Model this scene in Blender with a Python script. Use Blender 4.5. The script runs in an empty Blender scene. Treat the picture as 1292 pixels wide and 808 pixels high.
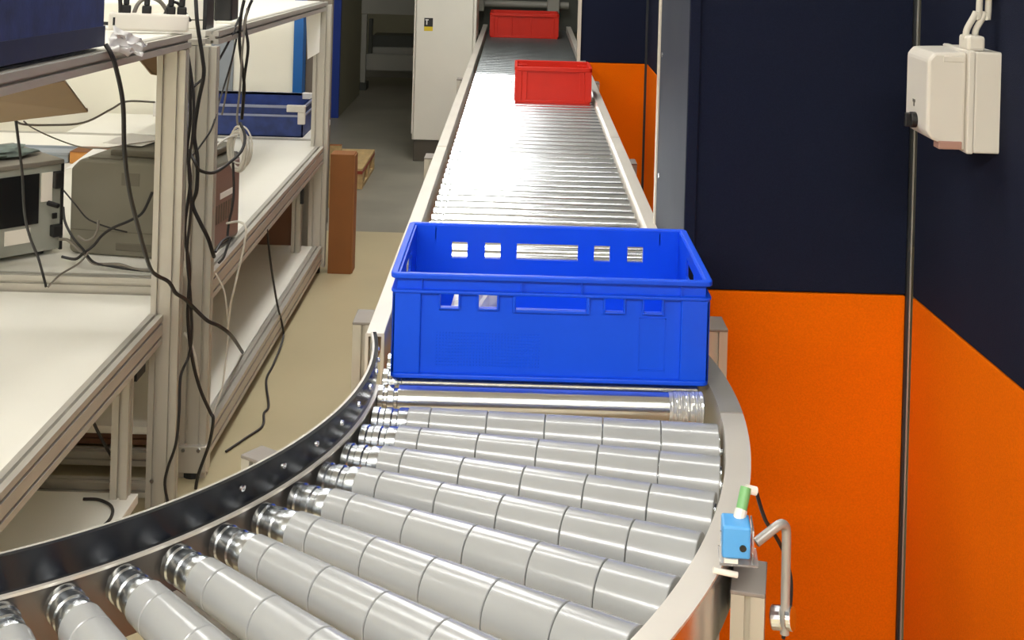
import bpy, math, random
from mathutils import Matrix, Vector, noise
random.seed(4)
S = bpy.context.scene
COL = S.collection
# ------------------------------------------------------------------ camera
F, VX, VY, ROLL, EYE = 1590.0, 660.0, -102.0, 0.028, 1.7
cd = bpy.data.cameras.new('camera'); cam = bpy.data.objects.new('camera', cd); COL.objects.link(cam)
cam.location = (0, 0, EYE); cam.rotation_euler = (math.pi/2, -ROLL, 0)
cd.sensor_width = 36; cd.lens = F/1292*36; cd.sensor_fit = 'HORIZONTAL'
cd.shift_x = (646-VX)/1292; cd.shift_y = -(404-VY)/1292; cd.clip_start = .05
S.camera = cam
# ------------------------------------------------------------------ world, exposure, lamps
w = bpy.data.worlds.new('world'); S.world = w; w.use_nodes = True
w.node_tree.nodes['Background'].inputs[0].default_value = (.9, .92, 1, 1)
w.node_tree.nodes['Background'].inputs[1].default_value = .05
S.view_settings.view_transform = 'Standard'; S.view_settings.look = 'None'
S.view_settings.exposure = 0.5; S.view_settings.gamma = 1; S.view_settings.use_curve_mapping = False
CEIL = 3.3
LAMPS = [  # x, y, size x, size y, radiance
    (-.75, -1.2, 4.6, .34, 36), (-.1, 2.85, 3.0, .12, 18),
    (-.31, 6.2, .40, 4.6, 10.0),
    (-3.2, 4.1, 3.4, .16, 24), (-3.0, 1.4, 1.5, .10, 16), (-2.6, 9.0, 1.5, .10, 12),
]
# ------------------------------------------------------------------ helpers
def at(px, py, Y):
    dx, dy = px-VX, py-VY; c, s = math.cos(ROLL), math.sin(ROLL)
    return Vector(((dx*c+dy*s)*Y/F, Y, EYE-(dy*c-dx*s)*Y/F))

def mat(name, col, rough=.5, metal=0., var=.0, scale=8., bump=0., bscale=80., spec=.5, emit=None, trans=0., stretch=None, alpha=1.):
    m = bpy.data.materials.new(name); m.use_nodes = True; nt = m.node_tree; n = nt.nodes; l = nt.links
    b = n['Principled BSDF']
    b.inputs['Base Color'].default_value = (*col, 1); b.inputs['Roughness'].default_value = rough
    b.inputs['Metallic'].default_value = metal; b.inputs['Specular IOR Level'].default_value = spec
    if trans: b.inputs['Transmission Weight'].default_value = trans
    if alpha < 1: b.inputs['Alpha'].default_value = alpha
    if emit: b.inputs['Emission Color'].default_value = (*emit[:3], 1); b.inputs['Emission Strength'].default_value = emit[3]
    if var or bump:
        tc = n.new('ShaderNodeTexCoord'); mp = n.new('ShaderNodeMapping'); l.new(tc.outputs['Object'], mp.inputs[0])
        if stretch: mp.inputs['Scale'].default_value = stretch
    if var:
        t = n.new('ShaderNodeTexNoise'); t.inputs['Scale'].default_value = scale; t.inputs['Detail'].default_value = 6
        l.new(mp.outputs[0], t.inputs['Vector'])
        r = n.new('ShaderNodeMapRange'); r.inputs[1].default_value = .3; r.inputs[2].default_value = .7
        r.inputs[3].default_value = 1-var; r.inputs[4].default_value = 1+var
        l.new(t.outputs['Fac'], r.inputs[0])
        v = n.new('ShaderNodeVectorMath'); v.operation = 'SCALE'; v.inputs[0].default_value = col
        l.new(r.outputs[0], v.inputs['Scale']); l.new(v.outputs[0], b.inputs['Base Color'])
        r2 = n.new('ShaderNodeMapRange'); r2.inputs[3].default_value = max(0, rough-.06); r2.inputs[4].default_value = rough+.06
        l.new(t.outputs['Fac'], r2.inputs[0]); l.new(r2.outputs[0], b.inputs['Roughness'])
    if bump:
        t = n.new('ShaderNodeTexNoise'); t.inputs['Scale'].default_value = bscale; t.inputs['Detail'].default_value = 4
        l.new(mp.outputs[0], t.inputs['Vector'])
        bp = n.new('ShaderNodeBump'); bp.inputs['Strength'].default_value = bump; bp.inputs['Distance'].default_value = .002
        l.new(t.outputs['Fac'], bp.inputs['Height']); l.new(bp.outputs[0], b.inputs['Normal'])
    return m

def sr(r, g, b):  # 8-bit display colour to linear
    f = lambda c: (c/255/12.92) if c <= 10 else ((c/255+.055)/1.055)**2.4
    return (f(r), f(g), f(b))

M = {}
M['alu'] = mat('anodised_aluminium', sr(191, 187, 178), .42, .55, .05, 6, .08, 300, stretch=(1, 1, .1))
M['rail'] = mat('conveyor_rail_aluminium', sr(222, 215, 203), .38, .35, .05, 5, .05, 200)
M['steel'] = mat('zinc_plated_steel', sr(232, 235, 238), .20, 1., .06, 9, .04, 120, stretch=(.25, 1, 1))
M['chrome'] = mat('smooth_chromed_steel', sr(196, 200, 203), .27, 1.)
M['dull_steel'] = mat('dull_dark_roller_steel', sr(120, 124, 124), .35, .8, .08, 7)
M['sleeve'] = mat('grey_roller_sleeve_plastic', sr(158, 159, 158), .22, 0, .03, 9, spec=.95)
M['inner'] = mat('inner_rail_dark_reflection', sr(118, 114, 110), .4, .75, .06, 6)  # aluminium rail; the dark surroundings it mirrors are painted into its colour
M['seam'] = mat('dark_joint_plastic', sr(70, 72, 72), .6)
M['black'] = mat('black_plastic', sr(22, 22, 24), .4, 0, .1, 12)
M['guard'] = mat('black_guide_strip', sr(20, 23, 30), .22, 0, .15, 20)
M['cable_b'] = mat('black_cable_rubber', sr(30, 27, 26), .5)
M['cable_g'] = mat('grey_cable_jacket', sr(120, 114, 104), .5)
M['cable_w'] = mat('pale_cable_jacket', sr(205, 200, 188), .5)
M['dark'] = mat('dark_grey_steel', sr(60, 62, 64), .5, .6)  # dark grey metal for joint strips and small plates
M['white_top'] = mat('cream_laminate', sr(228, 225, 214), .4, 0, .02, 3)
M['capgrey'] = mat('grey_end_cap_plastic', sr(128, 120, 112), .55, 0, .05, 20)
M['crate_blue'] = mat('blue_polyethylene', sr(12, 78, 222), .38, 0, .04, 6, .04, 150, spec=.3)
M['crate_red'] = mat('red_polyethylene', sr(200, 38, 20), .42, 0, .05, 9, .04, 150, spec=.3)
M['navy'] = mat('navy_felt_panel', sr(23, 28, 47), .9, 0, .14, 260, .5, 500, spec=.15)
M['orange'] = mat('orange_felt_panel', sr(232, 107, 0), .9, 0, .08, 240, .45, 500, spec=.08)
M['navy_side'] = mat('slate_blue_laminate', sr(40, 46, 62), .6, 0, .06, 4, spec=.25)
M['trim'] = mat('beige_edge_trim', sr(205, 196, 180), .5, .2)
M['floor1'] = mat('beige_floor_coating', sr(182, 170, 136), .34, 0, .07, 2.2, .05, 30)
M['floor2'] = mat('grey_concrete_floor', sr(140, 136, 122), .4, 0, .16, 3.0, .1, 30)
M['wallc'] = mat('cream_wall_paint', sr(234, 230, 212), .6, 0, .02, 3)
M['wall_olive'] = mat('olive_grey_wall_paint', sr(140, 136, 112), .7, 0, .05, 2)
M['ceil'] = mat('ceiling_white', sr(205, 205, 200), .8)
M['blue_strip'] = mat('blue_painted_edge', sr(20, 92, 160), .45)
M['blue_strip2'] = mat('deep_blue_painted_edge', sr(30, 60, 150), .45)
M['grey_panel'] = mat('brown_grey_panel', sr(120, 110, 96), .6, 0, .06, 5)
M['blugrey'] = mat('blue_grey_post_paint', sr(140, 146, 150), .5)
M['cab'] = mat('light_grey_cabinet_paint', sr(231, 227, 214), .42, 0, .02, 5, .04, 200)
M['plinth'] = mat('dark_plinth_paint', sr(82, 76, 66), .5)
M['wood'] = mat('pine_wood', sr(190, 162, 112), .6, 0, .18, 6, .2, 60, stretch=(6, 1, 6))
M['woodred'] = mat('red_painted_wood', sr(150, 60, 40), .6, 0, .15, 8)
M['cardboard'] = mat('brown_cardboard', sr(132, 82, 36), .7, 0, .06, 10, .1, 150)
M['tan'] = mat('tan_hardboard', sr(150, 126, 92), .6, 0, .06, 9)
M['brown_panel'] = mat('dark_brown_hardboard', sr(104, 70, 48), .6, 0, .1, 5)
M['printer'] = mat('grey_printer_plastic', sr(114, 110, 96), .5, 0, .03, 8, .08, 400)
M['printer_d'] = mat('darker_grey_printer_plastic', sr(98, 93, 80), .5)
M['printer_side'] = mat('rosy_grey_printer_plastic', sr(136, 112, 104), .5, 0, .03, 8)
M['device'] = mat('grey_instrument_paint', sr(150, 152, 142), .5, 0, .06, 9)
M['device_top'] = mat('warm_grey_instrument_lid', sr(120, 114, 104), .5, 0, .06, 9)
M['screen'] = mat('dark_glass_screen', sr(24, 25, 26), .2)
M['paper'] = mat('white_paper', sr(245, 243, 238), .7)
M['white_pl'] = mat('white_plastic', sr(232, 226, 214), .4, 0, .02, 8)
M['tote'] = mat('dark_blue_tote', sr(40, 60, 120), .5, 0, .30, 18, .15, 90)
M['tote_near'] = mat('worn_navy_fabric', sr(40, 52, 96), .65, 0, .35, 16, .3, 90, spec=.3)
M['tote_rim'] = mat('grey_blue_tote_rim', sr(150, 158, 186), .35, .2)
M['tape'] = mat('silver_tape', sr(225, 222, 216), .35, .2, .06, 30)
M['crumple'] = mat('clear_packing_tape', sr(228, 230, 232), .1, .6, .1, 30)
M['box'] = mat('switch_box_plastic', sr(216, 210, 199), .45, 0, .02, 8)
M['box_clip'] = mat('brown_pink_clip', sr(170, 130, 116), .5)
M['sensor'] = mat('sky_blue_sensor_plastic', sr(82, 160, 222), .4, 0, .04, 20)
M['green'] = mat('green_connector_plastic', sr(120, 176, 112), .45)
M['clear'] = mat('clear_acrylic', (.95, .95, .95), .08, 0, trans=.85)
M['yellow'] = mat('yellow_sticker', sr(226, 196, 40), .5)
M['cloth1'] = mat('teal_grey_knit', sr(110, 122, 116), .9, 0, .25, 30, .4, 200)
M['cloth2'] = mat('ochre_brown_glove', sr(150, 122, 72), .85, 0, .35, 16, .4, 120)
M['silver_gray_pipe'] = mat('grey_conduit', sr(170, 168, 162), .4, .3)
M['fr_grey'] = mat('grey_machine_paint', sr(150, 148, 138), .5)
M['fr_dark'] = mat('dark_machine_interior', sr(64, 66, 58), .6)
M['housing'] = mat('lamp_housing_white', sr(220, 220, 218), .5)
M['diff'] = {}

class MB:
    def __init__(s): s.v = []; s.f = []
    def add(s, vs, fs):
        o = len(s.v); s.v += [tuple(p) for p in vs]; s.f += [tuple(i+o for i in q) for q in fs]; return s
    def box(s, x0, x1, y0, y1, z0, z1, T=None):
        vs = [(x, y, z) for z in (z0, z1) for y in (y0, y1) for x in (x0, x1)]
        if T: vs = [T @ Vector(p) for p in vs]
        return s.add(vs, [(0, 2, 3, 1), (4, 5, 7, 6), (0, 1, 5, 4), (2, 6, 7, 3), (0, 4, 6, 2), (1, 3, 7, 5)])
    def prism(s, poly, T, L):  # polygon in local xy extruded along local z by L
        n = len(poly)
        vs = [T @ Vector((x, y, 0)) for x, y in poly] + [T @ Vector((x, y, L)) for x, y in poly]
        fs = [(i, (i+1) % n, (i+1) % n+n, i+n) for i in range(n)] + [tuple(range(n))[::-1], tuple(range(n, 2*n))]
        return s.add(vs, fs)
    def lathe(s, prof, seg=24, T=None, cz=None):  # profile (x, r) about local x; cz(x) gives centre z
        vs = []
        for x, r in prof:
            z0 = cz(x) if cz else 0
            for k in range(seg):
                a = 2*math.pi*k/seg; vs.append(Vector((x, r*math.cos(a), z0+r*math.sin(a))))
        if T: vs = [T @ p for p in vs]
        fs = []
        for i in range(len(prof)-1):
            for k in range(seg):
                a = i*seg+k; b = i*seg+(k+1) % seg; fs.append((a, b, b+seg, a+seg))
        m = (len(prof)-1)*seg
        fs += [tuple(range(seg))[::-1], tuple(range(m, m+seg))]
        return s.add(vs, fs)
    def cyl(s, p0, p1, r, seg=16, r1=None):
        p0 = Vector(p0); d = Vector(p1)-p0
        T = Matrix.Translation(p0) @ d.to_track_quat('X', 'Z').to_matrix().to_4x4()
        return s.lathe([(0, r), (d.length, r if r1 is None else r1)], seg, T)
    def tube(s, pts, r, seg=7, sub=6, closed=False):
        P = [Vector(p) for p in pts]; Q = []
        n = len(P)
        for i in range(n-1):
            a, b, c, d = P[max(i-1, 0)], P[i], P[i+1], P[min(i+2, n-1)]
            for k in range(sub):
                t = k/sub
                Q.append(.5*((2*b)+(c-a)*t+(2*a-5*b+4*c-d)*t*t+(3*b-a-3*c+d)*t**3))
        Q.append(P[-1]); vs = []; u = None
        for i, q in enumerate(Q):
            t = (Q[min(i+1, len(Q)-1)]-Q[max(i-1, 0)]).normalized()
            if u is None: u = t.orthogonal().normalized()
            u = (u-t*u.dot(t)); u = u.normalized() if u.length > 1e-6 else t.orthogonal().normalized()
            v = t.cross(u)
            vs += [q+(u*math.cos(2*math.pi*k/seg)+v*math.sin(2*math.pi*k/seg))*r for k in range(seg)]
        fs = [(i*seg+k, i*seg+(k+1) % seg, (i+1)*seg+(k+1) % seg, (i+1)*seg+k) for i in range(len(Q)-1) for k in range(seg)]
        m = (len(Q)-1)*seg
        fs += [tuple(range(seg))[::-1], tuple(range(m, m+seg))]
        return s.add(vs, fs)
    def arc(s, C, prof, a0, a1, n=64):  # closed cross-section (R, z) swept about C, angle measured clockwise from +x
        vs = []; k = len(prof)
        for i in range(n+1):
            a = math.radians(a0+(a1-a0)*i/n)
            vs += [(C[0]+R*math.cos(a), C[1]-R*math.sin(a), z) for R, z in prof]
        fs = [(i*k+j, i*k+(j+1) % k, (i+1)*k+(j+1) % k, (i+1)*k+j) for i in range(n) for j in range(k)]
        fs += [tuple(range(k))[::-1], tuple(range(n*k, n*k+k))]
        return s.add(vs, fs)
    def holes(s, x0, x1, z0, z1, y0, y1, hs, T=None):  # wall in xz with rectangular openings, thickness y0..y1
        xs = sorted({x0, x1, *[h[0] for h in hs], *[h[1] for h in hs]}); zs = sorted({z0, z1, *[h[2] for h in hs], *[h[3] for h in hs]})
        inside = lambda x, z: any(h[0] < x < h[1] and h[2] < z < h[3] for h in hs)
        solid = lambda i, j: 0 <= i < len(xs)-1 and 0 <= j < len(zs)-1 and not inside((xs[i]+xs[i+1])/2, (zs[j]+zs[j+1])/2)
        vs = []; fs = []; idx = {}
        def V(i, j, k):
            if (i, j, k) not in idx:
                p = Vector((xs[i], (y0, y1)[k], zs[j])); idx[(i, j, k)] = len(vs); vs.append(T @ p if T else p)
            return idx[(i, j, k)]
        for i in range(len(xs)-1):
            for j in range(len(zs)-1):
                if not solid(i, j): continue
                fs.append((V(i, j, 0), V(i+1, j, 0), V(i+1, j+1, 0), V(i, j+1, 0)))
                fs.append((V(i, j, 1), V(i, j+1, 1), V(i+1, j+1, 1), V(i+1, j, 1)))
                if not solid(i-1, j): fs.append((V(i, j, 0), V(i, j+1, 0), V(i, j+1, 1), V(i, j, 1)))
                if not solid(i+1, j): fs.append((V(i+1, j, 0), V(i+1, j, 1), V(i+1, j+1, 1), V(i+1, j+1, 0)))
                if not solid(i, j-1): fs.append((V(i, j, 0), V(i, j, 1), V(i+1, j, 1), V(i+1, j, 0)))
                if not solid(i, j+1): fs.append((V(i, j+1, 0), V(i+1, j+1, 0), V(i+1, j+1, 1), V(i, j+1, 1)))
        return s.add(vs, fs)
    def ring(s, wx, wy, r, th, z0, z1, n=5, T=None):  # rounded rectangular band, outer size wx*wy
        def loop(hx, hy, rr):
            out = []
            for cx, cy, a in ((1, 1, 0), (-1, 1, 90), (-1, -1, 180), (1, -1, 270)):
                for k in range(n+1):
                    t = math.radians(a+90*k/n); out.append((cx*(hx-rr)+rr*math.cos(t), cy*(hy-rr)+rr*math.sin(t)))
            return out
        o = loop(wx/2, wy/2, r); i = loop(wx/2-th, wy/2-th, max(r-th, .001)); m = len(o)
        vs = [(*p, z0) for p in o]+[(*p, z1) for p in o]+[(*p, z1) for p in i]+[(*p, z0) for p in i]
        if T: vs = [T @ Vector(p) for p in vs]
        fs = [(a*m+k, a*m+(k+1) % m, ((a+1) % 4)*m+(k+1) % m, ((a+1) % 4)*m+k) for a in range(4) for k in range(m)]
        return s.add(vs, fs)
    def mesh(s, name, smooth=False):
        me = bpy.data.meshes.new(name); me.from_pydata(s.v, [], s.f); me.update()
        if smooth:
            for p in me.polygons: p.use_smooth = True
            me.set_sharp_from_angle(angle=math.radians(38))
        return me

def link(name, me, m=None, parent=None, bevel=0, local=False):
    if m is not None and not me.materials: me.materials.append(M[m] if isinstance(m, str) else m)
    o = bpy.data.objects.new(name, me); COL.objects.link(o)
    if parent:
        o.parent = parent
        if not local: o.matrix_parent_inverse = parent_world(parent).inverted()
    if bevel:
        b = o.modifiers.new('bevel', 'BEVEL'); b.width = bevel; b.segments = 2; b.limit_method = 'ANGLE'
    return o
def parent_world(o):
    m = o.matrix_basis.copy()
    return (parent_world(o.parent) @ o.matrix_parent_inverse @ m) if o.parent else m
def part(name, mb, m, parent, bevel=0, smooth=False, local=False):
    return link(name, mb.mesh(name, smooth), m, parent, bevel, local)
def tag(o, label, cat, group=None):
    o['label'] = label; o['category'] = cat
    if group: o['group'] = group
    return o
def thing(name, label, cat, loc=(0, 0, 0), rz=0, group=None):
    o = bpy.data.objects.new(name, None); COL.objects.link(o); o.location = loc; o.rotation_euler = (0, 0, rz)
    o.empty_display_size = .05
    return tag(o, label, cat, group)
def struct(name, mb, m, label, cat, **k):
    o = part(name, mb, m, None, **k); o['kind'] = 'structure'; return tag(o, label, cat)
def structE(name, label, cat):
    o = thing(name, label, cat); o['kind'] = 'structure'; return o

def slot_poly(w, d, sw=.0085, sd=.011):  # T-slot outline w*d, one slot per 40 mm
    def side(L):  # points along a side from -L/2 to L/2, depth inward
        k = max(1, round(L/.04)); out = [(-L/2, 0)]
        for i in range(k):
            c = -L/2+L*(i+.5)/k; out += [(c-sw/2, 0), (c-sw/2, sd), (c+sw/2, sd), (c+sw/2, 0)]
        return out
    P = []
    P += [(t, -d/2+e) for t, e in side(w)]
    P += [(w/2-e, t) for t, e in side(d)]
    P += [(-t, d/2-e) for t, e in side(w)]
    P += [(-w/2+e, -t) for t, e in side(d)]
    return P
AX = {'z': Matrix.Identity(4),
      'x': Matrix(((0, 0, 1, 0), (1, 0, 0, 0), (0, 1, 0, 0), (0, 0, 0, 1))),     # local x->y, y->z, z->x
      'y': Matrix(((1, 0, 0, 0), (0, 0, 1, 0), (0, 1, 0, 0), (0, 0, 0, 1)))}     # local x->x, y->z, z->y
def prof(name, parent, axis, c, L, w, d, m='alu', slope=0):
    """T-slot bar: c = centre of its start face; w, d sizes across (x,y for z bars; y,z for x bars; x,z for y bars)."""
    T = Matrix.Translation(c) @ AX[axis]
    mb = MB().prism(slot_poly(w, d), T, L)
    if axis == 'y':
        mb.f = [q[::-1] for q in mb.f]
    if slope: mb.v = [(x, y, z+slope*(y-c[1])) for x, y, z in mb.v]
    return part(name, mb, m, parent)

# ------------------------------------------------------------------ room shell
struct('floor', MB().box(-6, 4, -3, 6.76, -.1, 0), 'floor1', 'beige coated floor beside the workbenches', 'floor')
struct('floor_rear', MB().box(-6, 4, 6.76, 14.2, -.1, -.002), 'floor2', 'grey concrete floor beyond the beige floor', 'floor')
struct('ceiling', MB().box(-6, 4, -3, 14.2, CEIL, CEIL+.1), 'ceil', 'pale ceiling above the conveyor hall', 'ceiling')
struct('wall_left', MB().box(-6.1, -6, -3, 14.2, 0, CEIL), 'wallc', 'cream wall on the far left side', 'wall')
struct('wall_near', MB().box(-6, 4, -3.1, -3, 0, CEIL), 'wallc', 'cream wall behind the viewer', 'wall')
struct('wall_rear', MB().box(-6, 4, 14.2, 14.3, 0, CEIL), 'wall_olive', 'olive grey wall at the dark far end', 'wall')
struct('wall_outer', MB().box(4, 4.1, -3, 14.2, 0, CEIL), 'wallc', 'cream outer wall behind the navy partitions', 'wall')

# partition panels (navy felt above, orange felt below), boundary at ZB
ZB, PT = .853, 2.75
def panel_wall(name, label, p0, p1, th, m_lo='orange', m_hi='navy'):
    """vertical partition from p0 to p1 in plan; visible face on the left of p0->p1"""
    p0 = Vector((*p0, 0)); p1 = Vector((*p1, 0)); d = p1-p0; L = d.length; a = math.atan2(d.y, d.x)
    T = Matrix.Translation(p0) @ Matrix.Rotation(a, 4, 'Z')
    r = structE(name, label, 'wall')
    part('orange_panel', MB().box(0, L, -th, 0, .02, ZB-.0015, T), m_lo, r, bevel=.003)
    part('navy_panel', MB().box(0, L, -th, 0, ZB+.0015, PT, T), m_hi, r, bevel=.003)
    return r
XC, YN = .910, 2.92
wn = panel_wall('wall_partition_near', 'navy over orange felt partition facing the viewer beside the blue crate', (XC, YN), (.40, YN), .04)
wr = panel_wall('wall_right', 'navy over orange felt partition receding at the right under the grey switch box', (1.115+.06, -2.4), (XC+.012, YN-.014), .04)
part('seam_strip', MB().box(XC+.0, XC+.006, YN-.008, YN+.04, 0, PT), 'dark', wn)
part('seam_edge', MB().box(XC+.006, XC+.0085, YN-.012, YN+.0, 0, PT), 'alu', wn)
wf = panel_wall('wall_partition_far', 'navy over orange felt partition facing the viewer behind the red crates', (.755, 7.55), (.365, 7.55), .04)
part('edge_trim', MB().box(.345, .365, 7.535, 7.60, 0, PT), 'trim', wf)
wi = panel_wall('wall_recess', 'narrow navy over orange partition side in the recess behind the pillar', (.765, 3.5), (.765, 7.6), .04)
part('seam_strip', MB().box(.752, .766, 7.535, 7.551, 0, PT), 'dark', wi)
pil = structE('pillar', 'slate blue pillar side with beige edge next to the conveyor rail', 'pillar')
part('side_panel', MB().box(.392, .402, YN, 3.50, 0, PT), 'navy_side', pil, bevel=.002)
part('front_edge', MB().box(.392, .418, YN-.012, YN, 0, PT), 'navy', pil, bevel=.003)
part('edge_strip', MB().box(.388, .408, 3.50, 3.54, 0, PT), 'trim', pil, bevel=.002)
part('back_panel', MB().box(.402, .765, 3.46, 3.50, 0, PT), 'navy', pil)
for i in range(7):
    part('bolt', MB().cyl((.393, 3.44, .35+i*.33), (.389, 3.44, .35+i*.33), .007, 10), 'steel', pil)

# cream partition behind the benches
cp = structE('wall_cream_partition', 'cream partition with blue edge behind the workbenches', 'wall')
part('cream_panel', MB().box(-5.9, -1.66, 6.80, 6.86, .12, 2.6), 'wallc', cp, bevel=.003)
part('cream_panel', MB().box(-1.54, -1.215, 6.80, 6.86, .12, 2.6), 'wallc', cp, bevel=.003)
part('joint_post', MB().box(-1.66, -1.54, 6.785, 6.87, 0, 2.6), 'blugrey', cp)
part('blue_edge', MB().box(-1.215, -1.165, 6.78, 6.88, 0, 2.6), 'blue_strip', cp)
part('skirting', MB().box(-5.9, -1.66, 6.79, 6.87, 0, .42), 'blugrey', cp)
gp = struct('wall_grey_partition', MB().box(-1.165, -1.03, 6.9, 6.95, 0, 2.6), 'grey_panel', 'narrow brown grey partition behind the far bench post', 'wall')
op = structE('wall_olive_partition', 'olive partition end with deep blue edge beside the dark gap', 'wall')
part('olive_panel', MB().box(-1.56, -1.50, 10.55, 11.9, 0, 2.6), 'wall_olive', op)
part('blue_edge', MB().box(-1.56, -1.495, 10.50, 10.55, 0, 2.6), 'blue_strip2', op)

# ------------------------------------------------------------------ ceiling lamps
for x, y, L, wd, k in LAMPS:
    if k not in M['diff']: M['diff'][k] = mat('lit_diffuser', (1, 1, 1), .5, emit=(1, .99, .965, k))
    f = thing('ceiling_light', 'long white fluorescent ceiling fitting above the hall', 'lamp', (x, y, CEIL), 0, 'ceiling lights over the hall')
    part('housing', MB().box(x-L/2-.03, x+L/2+.03, y-wd/2-.02, y+wd/2+.02, CEIL-.07, CEIL), 'housing', f)
    part('diffuser', MB().box(x-L/2, x+L/2, y-wd/2, y+wd/2, CEIL-.10, CEIL-.07), M['diff'][k], f)

# ------------------------------------------------------------------ straight roller conveyor
ZR = .836                       # roller top
XL, XR, PITCH, Y0 = -.243, .357, .084, 2.318
sc = thing('roller_conveyor', 'long straight conveyor of shiny steel rollers between pale side rails', 'conveyor', (.06, 5.0, 0))
Yend = 9.95
def rail_poly(s, x):            # C-channel in (x,z); s=-1 left, +1 right; x = inner face
    t = .004; wf_ = .036
    return [(x, .74), (x, .862), (x+s*wf_, .862), (x+s*wf_, .74), (x+s*(wf_-t), .74), (x+s*(wf_-t), .858), (x+s*t, .858), (x+s*t, .74)]
def chan(s, x, y0, y1):
    mb = MB(); P = rail_poly(s, x); n = len(P)
    mb.v = [(px, y, pz) for y in (y0, y1) for px, pz in P]
    mb.f = [(i, (i+1) % n, (i+1) % n+n, i+n) for i in range(n)]+[tuple(range(n)), tuple(range(n, 2*n))]
    return mb
for s, x in ((-1, XL-.012), (1, XR+.006)):
    ys = [2.52 if s < 0 else 2.40, 4.6, 7.06, Yend] if s < 0 else [2.62, 4.9, 7.06, Yend]
    for a, b in zip(ys, ys[1:]):
        part('side_rail', chan(s, x, a, b-.002), 'rail', sc, bevel=.0012)
GRO = [(0, .021), (.002, .0245), (.011, .0245), (.013, .0195), (.018, .0195), (.020, .0245), (.030, .0245), (.032, .0195), (.037, .0195), (.039, .025)]
Lr = XR-XL
me_roll = MB().lathe(GRO+[(Lr-.003, .025), (Lr, .022)], 28).mesh('roller', True); me_roll.materials.append(M['steel'])
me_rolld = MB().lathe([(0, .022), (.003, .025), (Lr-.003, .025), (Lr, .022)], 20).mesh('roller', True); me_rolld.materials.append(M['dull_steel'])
k = 0; y = Y0
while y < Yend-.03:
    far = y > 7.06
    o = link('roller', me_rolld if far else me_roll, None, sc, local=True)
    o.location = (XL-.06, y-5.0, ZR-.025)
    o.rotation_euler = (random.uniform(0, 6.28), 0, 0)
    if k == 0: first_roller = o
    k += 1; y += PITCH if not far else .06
tp = MB(); prof_ = []
for i in range(40):
    prof_.append((.535+i*.062/39, .0262+.0016*random.random()))
tp.lathe(prof_, 36)
tp.v = [(x, yy*(1+.05*noise.noise((x*160, yy*90, z*90))), z*(1+.05*noise.noise((x*160+9, yy*90, z*90)))) for x, yy, z in tp.v]
o = part('tape_wrap', tp, 'crumple', first_roller, local=True)
# shaft tie bars under the rollers
for y in (3.0, 4.4, 5.8, 7.2, 8.6):
    part('cross_tie', MB().box(XL-.012, XR+.006, y-.02, y+.02, .745, .775), 'rail', sc)
def leg_(parent, x0, x1, y0, y1, ztop, rz=0, cx=None, cy=None):
    c = ((x0+x1)/2, (y0+y1)/2); wx, wy = x1-x0, y1-y0
    T = Matrix.Translation((*c, 0)) @ Matrix.Rotation(rz, 4, 'Z')
    mb = MB().prism(slot_poly(wx, wy), T, ztop-.006)
    l = part('leg', mb, 'alu', parent)
    part('end_cap', MB().box(-wx/2-.001, wx/2+.001, -wy/2-.001, wy/2+.001, ztop-.006, ztop, T), 'capgrey', l, bevel=.0015)
    part('foot', MB().box(-wx/2-.01, wx/2+.01, -wy/2-.01, wy/2+.01, 0, .012, T), 'black', l)
leg_(sc, -.343, -.298, 2.72, 2.81, .82); leg_(sc, .425, .470, 2.74, 2.83, .82)
leg_(sc, -.343, -.298, 4.70, 4.79, .80); leg_(sc, .405, .450, 4.70, 4.79, .80)
leg_(sc, -.343, -.298, 7.0, 7.09, .80); leg_(sc, .405, .450, 7.0, 7.09, .80)
leg_(sc, -.343, -.298, 9.6, 9.69, .80); leg_(sc, .40, .445, 9.2, 9.29, .80)

# ------------------------------------------------------------------ curved conveyor
C = (-1.10, 2.29)
cc = thing('curved_conveyor', 'curved conveyor bend with tapered grey sleeved rollers and black inner guard', 'conveyor', (C[0], C[1], 0))
RI, RO = .857, 1.474
A1 = 100
part('inner_rail', MB().arc(C, [(RI-.004, .73), (RI, .73), (RI, .832), (RI-.004, .832)], -2, A1), 'inner', cc, smooth=True)
part('inner_flange', MB().arc(C, [(RI-.036, .832), (RI+.003, .832), (RI+.003, .836), (RI-.036, .836)], -2, A1), 'rail', cc, smooth=True)
part('guard_strip', MB().arc(C, [(RI-.010, .836), (RI-.003, .836), (RI-.003, .884), (RI-.010, .884)], -12, A1), 'guard', cc, smooth=True)
part('guard_edge', MB().arc(C, [(RI-.014, .836), (RI-.010, .836), (RI-.010, .8845), (RI-.014, .8845)], -12, A1), 'alu', cc, smooth=True)
me_sc = MB().lathe([(0, .005), (.003, .0045), (.004, .002)], 10).mesh('screw', True)
for a in (-9, -5, -1, 4, 9.5, 15, 21, 27, 33):
    o = link('screw', me_sc, 'steel', cc, local=True); r_ = math.radians(a)
    o.location = ((RI-.003)*math.cos(r_), -(RI-.003)*math.sin(r_), .865); o.rotation_euler = (0, 0, -r_)
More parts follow.
